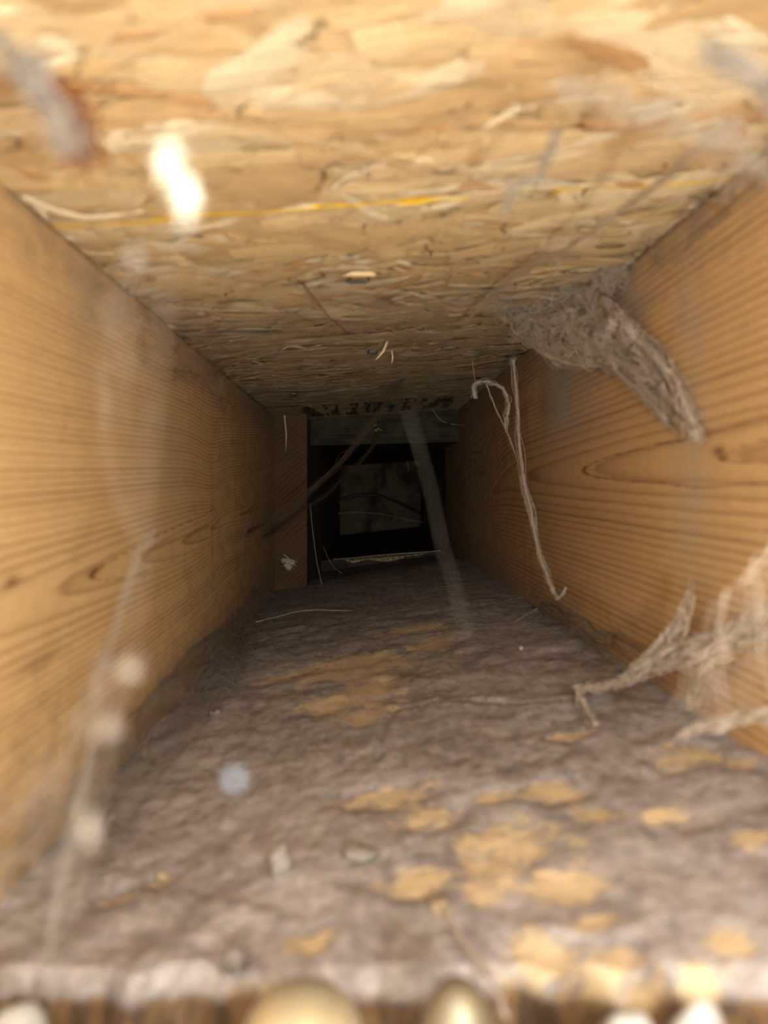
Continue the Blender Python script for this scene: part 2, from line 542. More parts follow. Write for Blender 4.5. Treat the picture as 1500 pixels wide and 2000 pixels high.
def floor_disp(p):
    b = bare(p)
    q = Vector((p.x * 90, p.y * 70, 1))
    h = .0013 * mnoise.fractal(q, .9, 2.1, 4) + .0004 * mnoise.fractal(q * 4.5, .8, 2.1, 3)
    h -= .0009 * sm(.25, .6, b)
    cd = seg_d(p.x, p.y)
    h += -.0016 * math.exp(-(cd / .0012) ** 2) + .0008 * math.exp(-((cd - .002) / .002) ** 2)
    z = p.z + h * (.8 if p.y < .4 else .5)
    y = p.y; y0_ = y
    if y < .15:
        y += (.15 - y) / .049 * (-floor_z(p.x) * 1400 / 955 - .101)
    if y0_ < .12:
        y += (.12 - y0_) / .02 * (.004 * nz(p.x * 70, 2) + .0025 * nz(p.x * 210, 7))
        z -= .0045 * sm(.1045, .101, y0_)
    z -= .0065 * sm(.58, .72, y)
    return Vector((p.x, y, z))
def floor_mat():
    t = NT('dusty_board')
    v = t.coord()
    n1 = t.noise(v, (42, 36, 42), 5, .62, .5)
    n2 = t.noise(v, (320, 260, 320), 4, .65)
    n3 = t.noise(v, (1400, 1100, 1400), 3, .7)
    col = t.mix(t.rng(n1, .35, .65), srgb(128, 121, 121), srgb(158, 151, 151))
    col = t.mix(t.rng(n2, .40, .68, 0, .55), col, srgb(182, 173, 167))
    col = t.mix(t.rng(n2, .48, .28, 0, .5), col, srgb(96, 86, 80))
    col = t.mix(t.rng(n3, .58, .35, 0, .4), col, srgb(110, 100, 94))
    st = t.noise(v, (90, 700, 50), 4, .7, .2)
    col = t.mix(t.rng(st, .52, .66, 0, .4), col, srgb(112, 98, 86))
    fl = t.rng(t.noise(v, (500, 900, 500), 2, .5, 0, (3, 1, 0)), .69, .73, 0, .85)
    col = t.mix(fl, col, srgb(186, 165, 138))
    bm = t.math('ADD', t.attr('bare'), t.math('MULTIPLY', t.math('SUBTRACT', t.noise(v, (150, 190, 150), 6, .75, .5), .5), 2.6))
    bm = t.math('ADD', bm, t.math('MULTIPLY', t.math('SUBTRACT', t.noise(v, (500, 1700, 500), 3, .7), .5), .9))
    bm = t.rng(bm, .46, .86, 0, .9)
    tan = t.mix(t.noise(v, (120, 1300, 120), 3, .7), srgb(208, 184, 148), srgb(178, 154, 120))
    col = t.mix(bm, col, tan)
    # dark brown towards the front end of the board
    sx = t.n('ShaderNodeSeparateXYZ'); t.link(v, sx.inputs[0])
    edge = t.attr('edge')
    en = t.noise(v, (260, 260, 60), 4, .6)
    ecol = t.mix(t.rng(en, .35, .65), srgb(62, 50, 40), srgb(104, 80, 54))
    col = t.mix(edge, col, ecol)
    h = t.math('ADD', t.math('MULTIPLY', n2, 1.1), t.math('ADD', t.math('MULTIPLY', n3, .4), t.math('MULTIPLY', st, .3)))
    h = t.math('SUBTRACT', h, t.math('MULTIPLY', bm, .5))
    t.bump(h, .55, .0012)
    return t.fin(col, .95, .1)
FM = floor_mat()
fx0, fx1 = BL[0] - .03, BR[0] + .03
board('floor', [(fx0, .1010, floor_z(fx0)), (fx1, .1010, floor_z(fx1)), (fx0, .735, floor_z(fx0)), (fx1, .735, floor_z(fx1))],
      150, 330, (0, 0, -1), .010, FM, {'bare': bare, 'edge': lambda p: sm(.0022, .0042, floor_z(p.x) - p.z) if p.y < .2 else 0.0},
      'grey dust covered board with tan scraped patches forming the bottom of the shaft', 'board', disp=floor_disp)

# ---- things deeper in
def simple_wood(name, a, b, sc=(30, 30, 500), seed=0, spec=.2, dust=.5):
    t = NT(name)
    v = t.coord()
    off = (seed, seed * 2, seed * 3)
    n = t.noise(v, sc, 4, .6, .3, off)
    col = t.mix(t.rng(n, .3, .7), a, b)
    d = t.noise(v, (70, 70, 70), 5, .65, 0, off)
    col = t.mix(t.rng(d, .42, .66, 0, dust), col, DUST)
    t.bump(n, .4, .0008)
    return t.fin(col, .9, spec)
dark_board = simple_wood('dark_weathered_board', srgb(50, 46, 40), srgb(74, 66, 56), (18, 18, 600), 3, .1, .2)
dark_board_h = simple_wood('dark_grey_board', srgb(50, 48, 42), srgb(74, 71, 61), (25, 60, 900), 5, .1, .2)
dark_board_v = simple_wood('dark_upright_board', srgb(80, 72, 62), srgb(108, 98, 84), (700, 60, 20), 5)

def hexobj(name, a, b, mat, label, cat, kind=None):
    mb = MB(); mb.hexa([Vector(p) for p in a], [Vector(p) for p in b])
    return build(name, mb, mat, label, cat, kind=kind, smooth=False)

# header closing the upper part behind the strand board
YH = .622
zt = .090
hb_l = P(590, 872, YH).z; hb_r = P(880, 862, YH).z
mb = MB()
def header_face(u, v):
    x = -.075 + u * .17
    zb = hb_l + (hb_r - hb_l) * u
    z = zb + v * (ceil_z(x) + .001 - zb)
    return (x, YH + .0006 * nz(x * 60, z * 400), z)
grid(mb, 60, 16, header_face)
mb.hexa([(-.075, YH + .001, hb_l), (.095, YH + .001, hb_r), (.095, YH + .001, zt), (-.075, YH + .001, zt)],
        [(-.075, YH + .03, hb_l), (.095, YH + .03, hb_r), (.095, YH + .03, zt), (-.075, YH + .03, zt)])
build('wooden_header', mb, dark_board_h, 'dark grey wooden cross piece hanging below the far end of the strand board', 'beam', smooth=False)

# block standing at the end of the left stud
def end_grain():
    t = NT('brown_block_wood')
    v = t.coord()
    sx = t.n('ShaderNodeSeparateXYZ'); t.link(v, sx.inputs[0])
    # upper half: grain slants one way, lower half fades to the other
    ph = t.math('ADD', t.math('MULTIPLY', sx.outputs[0], -190), t.math('MULTIPLY', sx.outputs[2], 215))
    ph = t.math('ADD', ph, t.math('MULTIPLY', t.noise(v, (40, 40, 28), 3, .5), 3.2))
    fr = t.math('FRACT', ph)
    pr = t.ramp(fr, [(0, (0, 0, 0, 1)), (.55, (.25, .25, .25, 1)), (.85, (1, 1, 1, 1)), (1, (0, 0, 0, 1))])
    strength = t.rng(t.noise(v, (25, 25, 45), 2), .38, .6, .15, .85)
    col = t.mix(t.math('MULTIPLY', pr, strength), srgb(104, 76, 52), srgb(58, 40, 27))
    col = t.mix(t.rng(t.noise(v, (500, 60, 500), 3), .4, .7, 0, .4), col, srgb(84, 58, 38))
    col = t.mix(t.rng(t.noise(v, (60, 60, 60), 4, .6, 0, (7, 1, 1)), .5, .7, 0, .55), col, srgb(74, 64, 52))
    t.bump(pr, .3, .0005)
    return t.fin(col, .75, .2)
EG = end_grain()
bx0, bx1 = -.0702, -.0440
mb = MB()
def blk(u, v):
    z0 = floor_z(-.055) - .003; z1 = ceil_z(-.055) + .001
    x = bx0 + (bx1 - bx0) * u; z = z0 + (z1 - z0) * v
    x += .0006 * nz(z * 40, 5) * u
    return (x, .5775 + .0004 * nz(x * 200, z * 100), z)
grid(mb, 14, 60, blk)
mb.hexa([(bx0, .578, floor_z(-.055) + .001), (bx1, .578, floor_z(-.055) + .001), (bx1, .578, ceil_z(-.055) - .001), (bx0, .578, ceil_z(-.055) - .001)],
        [(bx0, .616, floor_z(-.055) + .001), (bx1, .616, floor_z(-.055) + .001), (bx1, .616, ceil_z(-.055) - .001), (bx0, .616, ceil_z(-.055) - .001)])
build('wooden_block', mb, EG, 'reddish brown upright wooden block with slanting grain at the end of the left stud', 'block', smooth=False)

# far passage
YB = 1.10
fl_l = P(672, 1044, YB); fl_r = P(824, 1028, YB)
sl_l = P(640, 1094, .735); sl_r = P(880, 1074, .735)
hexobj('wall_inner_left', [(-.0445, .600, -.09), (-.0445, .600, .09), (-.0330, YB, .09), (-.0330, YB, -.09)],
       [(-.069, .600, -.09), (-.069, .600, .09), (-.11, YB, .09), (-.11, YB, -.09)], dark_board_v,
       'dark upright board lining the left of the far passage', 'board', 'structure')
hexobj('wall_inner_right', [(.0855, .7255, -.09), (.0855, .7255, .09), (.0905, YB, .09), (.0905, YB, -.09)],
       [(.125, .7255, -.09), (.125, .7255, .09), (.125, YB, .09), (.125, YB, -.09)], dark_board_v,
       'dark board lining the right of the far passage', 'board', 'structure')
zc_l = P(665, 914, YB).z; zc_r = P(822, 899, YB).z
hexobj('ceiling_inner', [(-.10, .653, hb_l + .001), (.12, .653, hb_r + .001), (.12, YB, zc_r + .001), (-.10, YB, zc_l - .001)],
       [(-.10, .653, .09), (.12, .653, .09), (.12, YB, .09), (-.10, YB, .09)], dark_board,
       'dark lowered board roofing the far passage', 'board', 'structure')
def lin(a, b, x): return a.z + (b.z - a.z) * (x - a.x) / (b.x - a.x)
mb = MB()
zz = lambda a, b, x: lin(a, b, x)
A = [Vector((x, .735, zz(sl_l, sl_r, x))) for x in (-.10, .12)]
B = [Vector((x, YB, zz(fl_l, fl_r, x))) for x in (-.10, .12)]
mb.hexa([A[0], A[1], B[1], B[0]], [p - Vector((0, 0, .02)) for p in (A[0], A[1], B[1], B[0])])
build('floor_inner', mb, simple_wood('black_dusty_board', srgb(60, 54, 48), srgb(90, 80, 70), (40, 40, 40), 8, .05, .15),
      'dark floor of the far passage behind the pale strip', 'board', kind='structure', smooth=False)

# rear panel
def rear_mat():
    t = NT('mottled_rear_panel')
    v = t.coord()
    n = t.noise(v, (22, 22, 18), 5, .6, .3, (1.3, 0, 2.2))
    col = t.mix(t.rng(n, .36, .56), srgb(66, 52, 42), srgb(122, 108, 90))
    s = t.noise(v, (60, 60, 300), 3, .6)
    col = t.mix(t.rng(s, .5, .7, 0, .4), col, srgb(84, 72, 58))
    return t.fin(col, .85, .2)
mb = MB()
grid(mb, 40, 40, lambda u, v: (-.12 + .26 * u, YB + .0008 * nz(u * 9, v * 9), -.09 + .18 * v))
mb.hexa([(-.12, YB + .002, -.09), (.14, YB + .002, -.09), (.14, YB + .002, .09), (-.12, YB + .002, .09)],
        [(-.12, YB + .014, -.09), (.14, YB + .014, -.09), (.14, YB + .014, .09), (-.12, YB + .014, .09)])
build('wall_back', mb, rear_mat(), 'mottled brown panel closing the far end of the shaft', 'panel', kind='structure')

# pale strip and broken plaster on the inner sill
pale = NT('pale_strip'); pv = pale.coord()
pc = pale.mix(pale.rng(pale.noise(pv, (500, 500, 500), 3), .3, .7), srgb(176, 168, 150), srgb(226, 218, 198))
PALE = pale.fin(pc, .6, .3)
mb = MB()
pts = []
for i in range(41):
    u = i / 40
    px = 651 + u * 209; py = 1092.5 - u * 17.5 + .5 * math.sin(u * 9) + .4 * nz(u * 14, 2)
    pts.append(P(px, py, .7335))
rd = [.00042 * (1 + .5 * nz(i * .6, 4)) for i in range(41)]
mb.tube(pts, rd, 6)
build('metal_strip', mb, PALE, 'thin pale strip along the front edge of the far floor', 'strip')
plast = NT('broken_plaster'); pv = plast.coord()
pn = plast.noise(pv, (380, 380, 380), 4, .65)
PLAST = plast.fin(plast.mix(plast.rng(pn, .35, .62), srgb(140, 112, 74), srgb(232, 214, 176)), .9, .1)
plast.bump(pn, .8, .001)
mb = MB()
n = 60
top = []; bot = []
for i in range(n + 1):
    u = i / n
    px = 673 + u * 160; ty = 1092.5 - (px - 651) / 209 * 17.5 + 2.6
    dep = 3.0 + 7.5 * max(0, math.sin(min(1, max(0, (u - .28) / .5)) * math.pi)) + 4.5 * math.exp(-((u - .12) / .09) ** 2) + 2.2 * nz(i * .35, 1) + 1.5 * nz(i * 1.1, 6)
    dep *= sm(0, .05, u) * sm(1, .93, u)
    top.append(P(px, ty, .7325)); bot.append(P(px, ty + max(.4, dep), .7285))
vs = []; fs = []
for i in range(n + 1):
    m = (top[i] + bot[i]) / 2 + Vector((0, -.0012 + .001 * nz(i * .7, 8), 0))
    bk = (top[i] + bot[i]) / 2 + Vector((0, .004, 0))
    vs += [top[i], m, bot[i], bk]
for i in range(n):
    for k in range(4):
        k2 = (k + 1) % 4
        fs.append((i * 4 + k, i * 4 + k2, (i + 1) * 4 + k2, (i + 1) * 4 + k))
mb.add(vs, fs)
build('plaster_crust', mb, PLAST, 'ragged cream crust of broken plaster below the thin pale strip', 'plaster')

# cables
def rubber(name, c, rough=.35):
    t = NT(name); v = t.coord()
    col = t.mix(t.rng(t.noise(v, (300, 300, 300), 3), .4, .7, 0, .5), c, srgb(120, 110, 98))
    return t.fin(col, rough, .5)
def spline(pts, n=40):
    """Catmull-Rom through points"""
    P_ = [Vector(p) for p in pts]
    P_ = [P_[0] * 2 - P_[1]] + P_ + [P_[-1] * 2 - P_[-2]]
    out = []
    m = len(P_) - 3
    for s in range(n + 1):
        t = s / n * m; i = min(m - 1, int(t)); t -= i
        a, b, c, d = P_[i:i + 4]
        out.append(.5 * ((2 * b) + (c - a) * t + (2 * a - 5 * b + 4 * c - d) * t * t + (3 * b - a - 3 * c + d) * t ** 3))
    return out
mb = MB()
mb.tube(spline([P(655, 984, 1.05), P(680, 972, 1.05), P(705, 967, 1.05), P(740, 969, 1.05), P(780, 982, 1.06), P(824, 1004, 1.07)]), .0020, 8)
build('electric_cable', mb, rubber('black_rubber', srgb(28, 27, 25)), 'black arched cable, upper of the three crossing the far end', 'cable')
mb = MB()
mb.tube(spline([P(660, 1003, 1.03), P(690, 1000.5, 1.03), P(735, 1003, 1.03), P(780, 1011, 1.03), P(826, 1020, 1.03)]), .0013, 8)
build('electric_cable', mb, rubber('grey_rubber', srgb(150, 142, 130)), 'light grey cable, lowest of the three crossing the far end', 'cable')
mb = MB()
mb.tube(spline([P(745, 972, 1.045), P(780, 988, 1.045), P(800, 999, 1.045), P(824, 1012, 1.045)]), .0010, 8)
build('electric_cable', mb, rubber('dull_grey_rubber', srgb(112, 106, 96)), 'thin dull grey cable slanting down between the black and light grey cables', 'cable')

# ------------------------------------------------------------------ cobwebs
def silk_mat(name, c, alpha=1.0, tr=.3, hole=None):
    t = NT(name)
    v = t.geo()
    n = t.noise(v, (900, 900, 900), 3, .6)
    col = t.mix(t.rng(n, .35, .65), tuple(x * .72 for x in c[:3]) + (1,), c)
    t.fin(col, .95, .05)
    df = t.n('ShaderNodeBsdfTranslucent'); t.link(col, df.inputs[0])
    mx = t.n('ShaderNodeMixShader'); mx.inputs[0].default_value = tr
    t.link(t.bsdf.outputs[0], mx.inputs[1]); t.link(df.outputs[0], mx.inputs[2])
    res = mx.outputs[0]
    if hole:
        tp = t.n('ShaderNodeBsdfTransparent')
        m2 = t.n('ShaderNodeMixShader')
        a = t.noise(v, hole[0], 5, .68, .8)
        a = t.rng(a, hole[1], hole[2], hole[3], hole[4])
        t.link(a, m2.inputs[0]); t.link(tp.outputs[0], m2.inputs[1]); t.link(res, m2.inputs[2])
        res = m2.outputs[0]
    t.link(res, t.out.inputs[0])
    return t.m
SILK = silk_mat('dusty_silk', srgb(202, 186, 168))
DIM = silk_mat('dim_silk', srgb(160, 148, 134))
SILK_GREY = silk_mat('grey_silk', srgb(150, 140, 130))
SILK_DARK = silk_mat('brown_dust_silk', srgb(112, 92, 78))
SHEET = silk_mat('dusty_web_sheet', srgb(226, 200, 172), hole=((210, 210, 210), .44, .66, .0, .42))
SHEET_PALE = silk_mat('pale_web_sheet', srgb(194, 174, 150), hole=((110, 110, 110), .30, .66, .12, .50))
THIN = silk_mat('thin_web_sheet', srgb(186, 170, 150), hole=((45, 45, 45), .30, .75, .02, .26))
FAINT = silk_mat('faint_web_sheet', srgb(170, 158, 144), hole=((60, 60, 60), .35, .75, .0, .15))
WHITE = silk_mat('white_fluff', srgb(246, 242, 226), tr=.5)

def wander(pts, amp, seed, freq=1.0, n=None):
    out = []
    for i, p in enumerate(pts):
        t = i / max(1, len(pts) - 1) * freq
        e = amp
        out.append(p + Vector((nz(t + seed, 1.3), nz(t + seed, 7.7), nz(t + seed, 13.1))) * e)
    return out

def rope(mb, pts, r, seed=0, n=60, core=True, fil=6, hair=0.6, amp=1.6, thin=.16, hl=4.0):
    """a dust-laden strand: knobbly core, loose filaments around it and short fuzz"""
    c = spline(pts, n)
    if core:
        mb.tube(wander(c, r * .7, seed, 14), [r * (.55 + .75 * abs(nz(i * .35, seed)) + .35 * nz(i * .9, seed + 5)) for i in range(len(c))], 6)
    for k in range(fil):
        a = r * amp * (.5 + random.random())
        mb.tube(wander(c, a * 2, seed + 10 * k + 3, 7 + 5 * random.random()), r * thin * (.6 + random.random() * .8), 4)
    m = int(len(c) * hair)
    for k in range(m):
        p = random.choice(c) + Vector([random.gauss(0, r * .3) for _ in range(3)])
        d = Vector([random.gauss(0, 1) for _ in range(3)]).normalized() * r * hl * random.uniform(.3, 1)
        q = p + d * .5 + Vector([random.gauss(0, r * .4) for _ in range(3)])
        mb.tube([p, q, p + d], r * thin * .6, 3)

def sheet(mb_s, mb_f, up, lo, nu=40, nv=12, seed=0, warp=.003, fil=30, fr=.00012, cross=20):
    U = spline(up, nu); L = spline(lo, nu)
    def fn(i, v):
        p = U[i] * (1 - v) + L[i] * v
        e = 4 * v * (1 - v)
        return p + Vector((nz(i * .22 + seed, v * 4), nz(i * .22, v * 4 + seed), nz(i * .2 + 9, v * 4 + seed))) * warp * (.35 + e)
    vs = []; fs = []
    for i in range(nu + 1):
        for j in range(nv + 1):
            vs.append(fn(i, j / nv))
    for i in range(nu):
        for j in range(nv):
            if mb_s is not None and (nz(i * .5 + seed, j * .9) > -.42):
                a = i * (nv + 1) + j
                fs.append((a, a + 1, a + nv + 2, a + nv + 1))
    if mb_s is not None: mb_s.add(vs, fs)
    for k in range(fil):
        v = random.random(); dv = random.gauss(0, .25)
        i0 = random.randrange(0, max(1, nu // 2)); i1 = random.randrange(min(nu - 2, i0 + nu // 3), nu)
        pts = []
        for i in range(i0, i1 + 1):
            vv = min(1, max(0, v + dv * (i - i0) / nu + .10 * nz(i * .3, k)))
            pts.append(fn(i, vv) + Vector((0, -.0004, 0)) + Vector([random.gauss(0, fr * 1.2) for _ in range(3)]))
        if len(pts) > 2:
            rr = fr * random.uniform(.6, 2.2)
            mb_f.tube(pts, [rr * (.6 + abs(nz(i * .7, k)) * 1.6) for i in range(len(pts))], 4)
    for k in range(cross):
        i = random.randrange(0, nu); j = min(nu, max(0, i + random.randrange(-6, 7)))
        m = 8
        pts = []
        for q in range(m + 1):
            t = q / m
            a = int(round(i + (j - i) * t))
            pts.append(fn(a, t) + Vector([random.gauss(0, fr) for _ in range(3)]))
        mb_f.tube(pts, fr * random.uniform(.5, 1.4), 3)

def web_sheet_object(name, label, specs, smat, fmat, ropes=()):
    mf = MB(); ms = MB()
    for s in specs: sheet(ms, mf, **s)
    for r_ in ropes: rope(mf, **r_)
    root = build(name, mf, fmat, label, 'cobweb')
    if ms.v: build('web_sheet', ms, smat, parent=root)
    return root

# 1 tangled dusty web under the ceiling, against the right stud
web_sheet_object('cobweb', 'large tangled dusty cobweb draped from the ceiling corner down the right stud', [
    dict(up=[P(1030, 600, .268), P(1090, 560, .25), P(1165, 575, .228), P(1232, 625, .212), P(1300, 690, .196), P(1358, 780, .182), P(1372, 850, .174)],
         lo=[P(1035, 665, .278), P(1068, 690, .27), P(1120, 712, .252), P(1180, 722, .238), P(1225, 750, .222), P(1270, 805, .205), P(1325, 852, .188)],
         nu=60, nv=18, seed=3, warp=.0032, fil=120, fr=.00010, cross=70)],
    SHEET, SILK, ropes=[
    dict(pts=[P(1015, 655, .28), P(1060, 690, .265), P(1120, 712, .25), P(1180, 715, .235), P(1230, 745, .215), P(1300, 820, .19)], r=.0005, seed=2, fil=14, amp=3, thin=.12),
    dict(pts=[P(1175, 575, .23), P(1205, 630, .214), P(1235, 655, .206), P(1275, 690, .196), P(1330, 760, .183), P(1350, 830, .176), P(1362, 858, .172)], r=.0008, seed=12, fil=16, amp=2.2, thin=.12),
    dict(pts=[P(1190, 640, .212), P(1215, 625, .21), P(1245, 660, .205)], r=.0011, seed=22, fil=10, amp=2, n=30),
    dict(pts=[P(1100, 540, .25), P(1140, 590, .238), P(1190, 640, .22)], r=.0005, seed=42, fil=18, amp=4, thin=.12),
    dict(pts=[P(940, 560, .25), P(1000, 600, .27), P(1050, 650, .275), P(1110, 690, .255)], r=.0009, seed=53, core=False, fil=40, amp=6, thin=.07, hair=2),
    dict(pts=[P(1010, 655, .285), P(1080, 610, .265), P(1150, 570, .24), P(1215, 530, .22)], r=.0009, seed=54, core=False, fil=40, amp=6, thin=.07, hair=2),
    dict(pts=[P(1230, 720, .213), P(1270, 770, .204), P(1310, 815, .192)], r=.0006, seed=56, fil=12, amp=2, thin=.12),
    dict(pts=[P(1040, 600, .27), P(1120, 640, .245), P(1200, 700, .222), P(1290, 740, .197)], r=.0007, seed=52, fil=36, amp=7, thin=.09)])

# 2 long dusty strand down the right stud
mb = MB()
rope(mb, [P(1003, 700, .345), P(1010, 780, .34), P(1013, 850, .335), P(1024, 935, .325), P(1040, 1010, .312), P(1056, 1090, .298), P(1078, 1150, .283), P(1090, 1168, .277)], .0010, 5, 110, fil=12, hair=.5, amp=1.2, thin=.12, hl=2)
rope(mb, [P(1090, 1168, .277), P(1098, 1162, .276), P(1106, 1148, .274)], .0007, 8, 14, fil=3, hl=2)
ms = MB(); mf = MB()
sheet(ms, mb, [P(1013, 870, .333), P(1030, 960, .32), P(1045, 1030, .308)], [P(1008, 890, .336), P(1018, 960, .326), P(1042, 1040, .31)], 20, 5, 4, .001, 8, .0001, 6)
r2 = build('cobweb_strand', mb, SILK, 'long pale dust covered strand hanging down the far part of the right stud', 'cobweb')
build('web_sheet', ms, SHEET, parent=r2)

# 3 curled loop left of it
mb = MB()
rope(mb, [P(928, 778, .36), P(925, 755, .36), P(940, 745, .36), P(958, 748, .36), P(978, 756, .355), P(990, 775, .353), P(992, 800, .352), P(987, 838, .35)], .00115, 31, 60, fil=10, hair=.5, amp=1.1, thin=.12, hl=2)
rope(mb, [P(950, 750, .36), P(965, 790, .357), P(988, 840, .35), P(1004, 880, .345), P(1012, 905, .34)], .0005, 34, 40, fil=3, hair=.2, hl=2)
rope(mb, [P(920, 690, .37), P(925, 725, .365), P(930, 755, .36)], .0002, 36, 20, fil=3, hair=.3)
build('cobweb_strand', mb, SILK, 'short curled loop of dusty silk beside the top of the long strand', 'cobweb')

# 4 diagonal strands across the far opening
mb = MB()
rope(mb, [P(795, 725, .42), P(752, 790, .43), P(700, 860, .44), P(648, 920, .45), P(602, 960, .45), P(560, 1000, .45), P(500, 1030, .45), P(435, 1062, .40)], .0013, 41, 90, core=False, fil=26, hair=1.6, amp=1.9, thin=.055, hl=2)
build('cobweb_strand', mb, SILK_DARK, 'upper of two brown fuzzy strands running diagonally across the dark opening', 'cobweb')
mb = MB()
rope(mb, [P(742, 845, .57), P(715, 890, .57), P(670, 935, .57), P(635, 968, .565), P(600, 990, .56), P(545, 1030, .55), P(480, 1062, .46), P(400, 1085, .36)], .0012, 44, 80, core=False, fil=22, hair=1.6, amp=1.9, thin=.055, hl=2)
build('cobweb_strand', mb, SILK_DARK, 'lower of two brown fuzzy strands running diagonally across the dark opening', 'cobweb')

# 5 near strand, out of focus, in front of the opening
mb = MB()
rope(mb, [P(795, 800, .075), P(820, 880, .075), P(842, 960, .074), P(862, 1060, .073), P(884, 1130, .072), P(898, 1185, .072), P(918, 1250, .071)], .000022, 51, 50, fil=1, hair=.1)
build('cobweb_strand', mb, SILK_GREY, 'thin grey blurred strand hanging close in front of the dark opening', 'cobweb')

# 6 pale web stretched from the floor over the lower right stud
web_sheet_object('cobweb', 'pale torn cobweb stretched over the bottom corner below the right stud', [
    dict(up=[P(1132, 1338, .205), P(1185, 1332, .198), P(1235, 1300, .188), P(1285, 1245, .18), P(1320, 1195, .176), P(1350, 1130, .170)],
         lo=[P(1136, 1352, .205), P(1190, 1350, .197), P(1250, 1325, .186), P(1300, 1285, .178), P(1340, 1235, .17), P(1356, 1150, .168)],
         nu=36, nv=8, seed=13, warp=.0016, fil=34, fr=.00014, cross=12),
    dict(up=[P(1230, 1305, .188), P(1300, 1262, .178), P(1380, 1232, .165), P(1450, 1200, .15), P(1530, 1150, .135)],
         lo=[P(1190, 1350, .197), P(1270, 1325, .182), P(1350, 1295, .166), P(1430, 1275, .152), P(1530, 1260, .135)],
         nu=36, nv=8, seed=17, warp=.0022, fil=46, fr=.00017, cross=14),
    dict(up=[P(1370, 1300, .16), P(1350, 1340, .165), P(1330, 1390, .17)], lo=[P(1400, 1290, .158), P(1375, 1345, .162), P(1365, 1390, .166)],
         nu=12, nv=5, seed=19, warp=.002, fil=10, fr=.00012, cross=6)],
    SHEET_PALE, SILK, ropes=[
    dict(pts=[P(1250, 1318, .186), P(1190, 1338, .197), P(1150, 1343, .203), P(1128, 1342, .206), P(1134, 1365, .2), P(1155, 1400, .19), P(1185, 1450, .178), P(1215, 1500, .168)], r=.00115, seed=61, fil=12, n=80, hair=.5, amp=1.2, thin=.12, hl=2),
    dict(pts=[P(1230, 1312, .187), P(1300, 1272, .176), P(1390, 1238, .162), P(1480, 1225, .146)], r=.0008, seed=63, fil=10, n=50, hair=.5, hl=2),
    dict(pts=[P(1345, 1290, .168), P(1352, 1330, .167), P(1368, 1370, .166)], r=.0003, seed=65, fil=4, n=20),
    dict(pts=[P(1395, 1290, .158), P(1385, 1325, .16), P(1365, 1360, .166)], r=.0003, seed=66, fil=4, n=20)])

# 7 broad veil at the right margin
web_sheet_object('cobweb', 'broad thin blurred veil of web at the lower right edge near the opening', [
    dict(up=[P(1390, 1180, .10), P(1440, 1130, .098), P(1500, 1060, .096), P(1560, 1000, .094)],
         lo=[P(1290, 1420, .125), P(1380, 1400, .115), P(1470, 1370, .105), P(1560, 1370, .098)],
         nu=20, nv=12, seed=23, warp=.0012, fil=5, fr=.0001, cross=6),
    dict(up=[P(1290, 1440, .14), P(1360, 1410, .13), P(1450, 1390, .12), P(1550, 1370, .11)],
         lo=[P(1290, 1452, .14), P(1360, 1430, .13), P(1450, 1412, .12), P(1550, 1400, .11)],
         nu=20, nv=4, seed=27, warp=.001, fil=16, fr=.0002, cross=2)], THIN, SILK)

# 8 long faint strands along the ceiling at the right
mb = MB()
rope(mb, [P(1440, 230, .085), P(1340, 310, .10), P(1230, 400, .13), P(1150, 455, .15), P(1080, 500, .18), P(980, 560, .22), P(900, 640, .26)], .00028, 71, 80, core=False, fil=14, hair=.6, amp=3, thin=.3)
build('cobweb_strand', mb, SILK, 'faint tan strand slanting under the ceiling from the upper right corner', 'cobweb')
mb = MB()
rope(mb, [P(1090, 165, .075), P(1180, 195, .075), P(1280, 225, .075), P(1390, 262, .075), P(1470, 300, .074), P(1540, 370, .072)], .0008, 73, 60, core=False, fil=14, hair=.6, amp=2.4, thin=.07)
build('cobweb_strand', mb, DIM, 'wide pale blurred strand crossing the upper right of the ceiling', 'cobweb')
mb = MB()
rope(mb, [P(985, 420, .10), P(1000, 370, .10), P(1050, 345, .10), P(1075, 290, .10), P(1090, 250, .10)], .0004, 75, 40, core=False, fil=10, hair=.8, amp=2.2, thin=.2)
build('cobweb_strand', mb, SILK_GREY, 'small grey blurred wisp hanging below the yellow line', 'cobweb')
mb = MB()
rope(mb, [P(1380, 90, .06), P(1430, 120, .06), P(1500, 170, .06), P(1560, 230, .06)], .0006, 77, 30, core=False, fil=12, hair=1.0, amp=2.0, thin=.16)
build('cobweb_strand', mb, SILK_GREY, 'grey blurred wisp in the top right corner of the opening', 'cobweb')
mb = MB()
rope(mb, [P(-40, 60, .06), P(40, 120, .06), P(90, 200, .06), P(140, 290, .062)], .0007, 78, 40, core=False, fil=12, hair=.8, amp=2.6, thin=.14)
build('cobweb_strand', mb, SILK_GREY, 'grey blurred wisp in the top left corner of the opening', 'cobweb')
mb = MB()
rope(mb, [P(90, 160, .075), P(120, 205, .075), P(150, 260, .075), P(165, 300, .075)], .0014, 79, 24, fil=10, hair=1, amp=1.6)
build('cobweb_strand', mb, silk_mat('rust_brown_wisp', srgb(150, 96, 56)), 'rust brown blurred wisp beneath the ceiling at the upper left', 'cobweb')

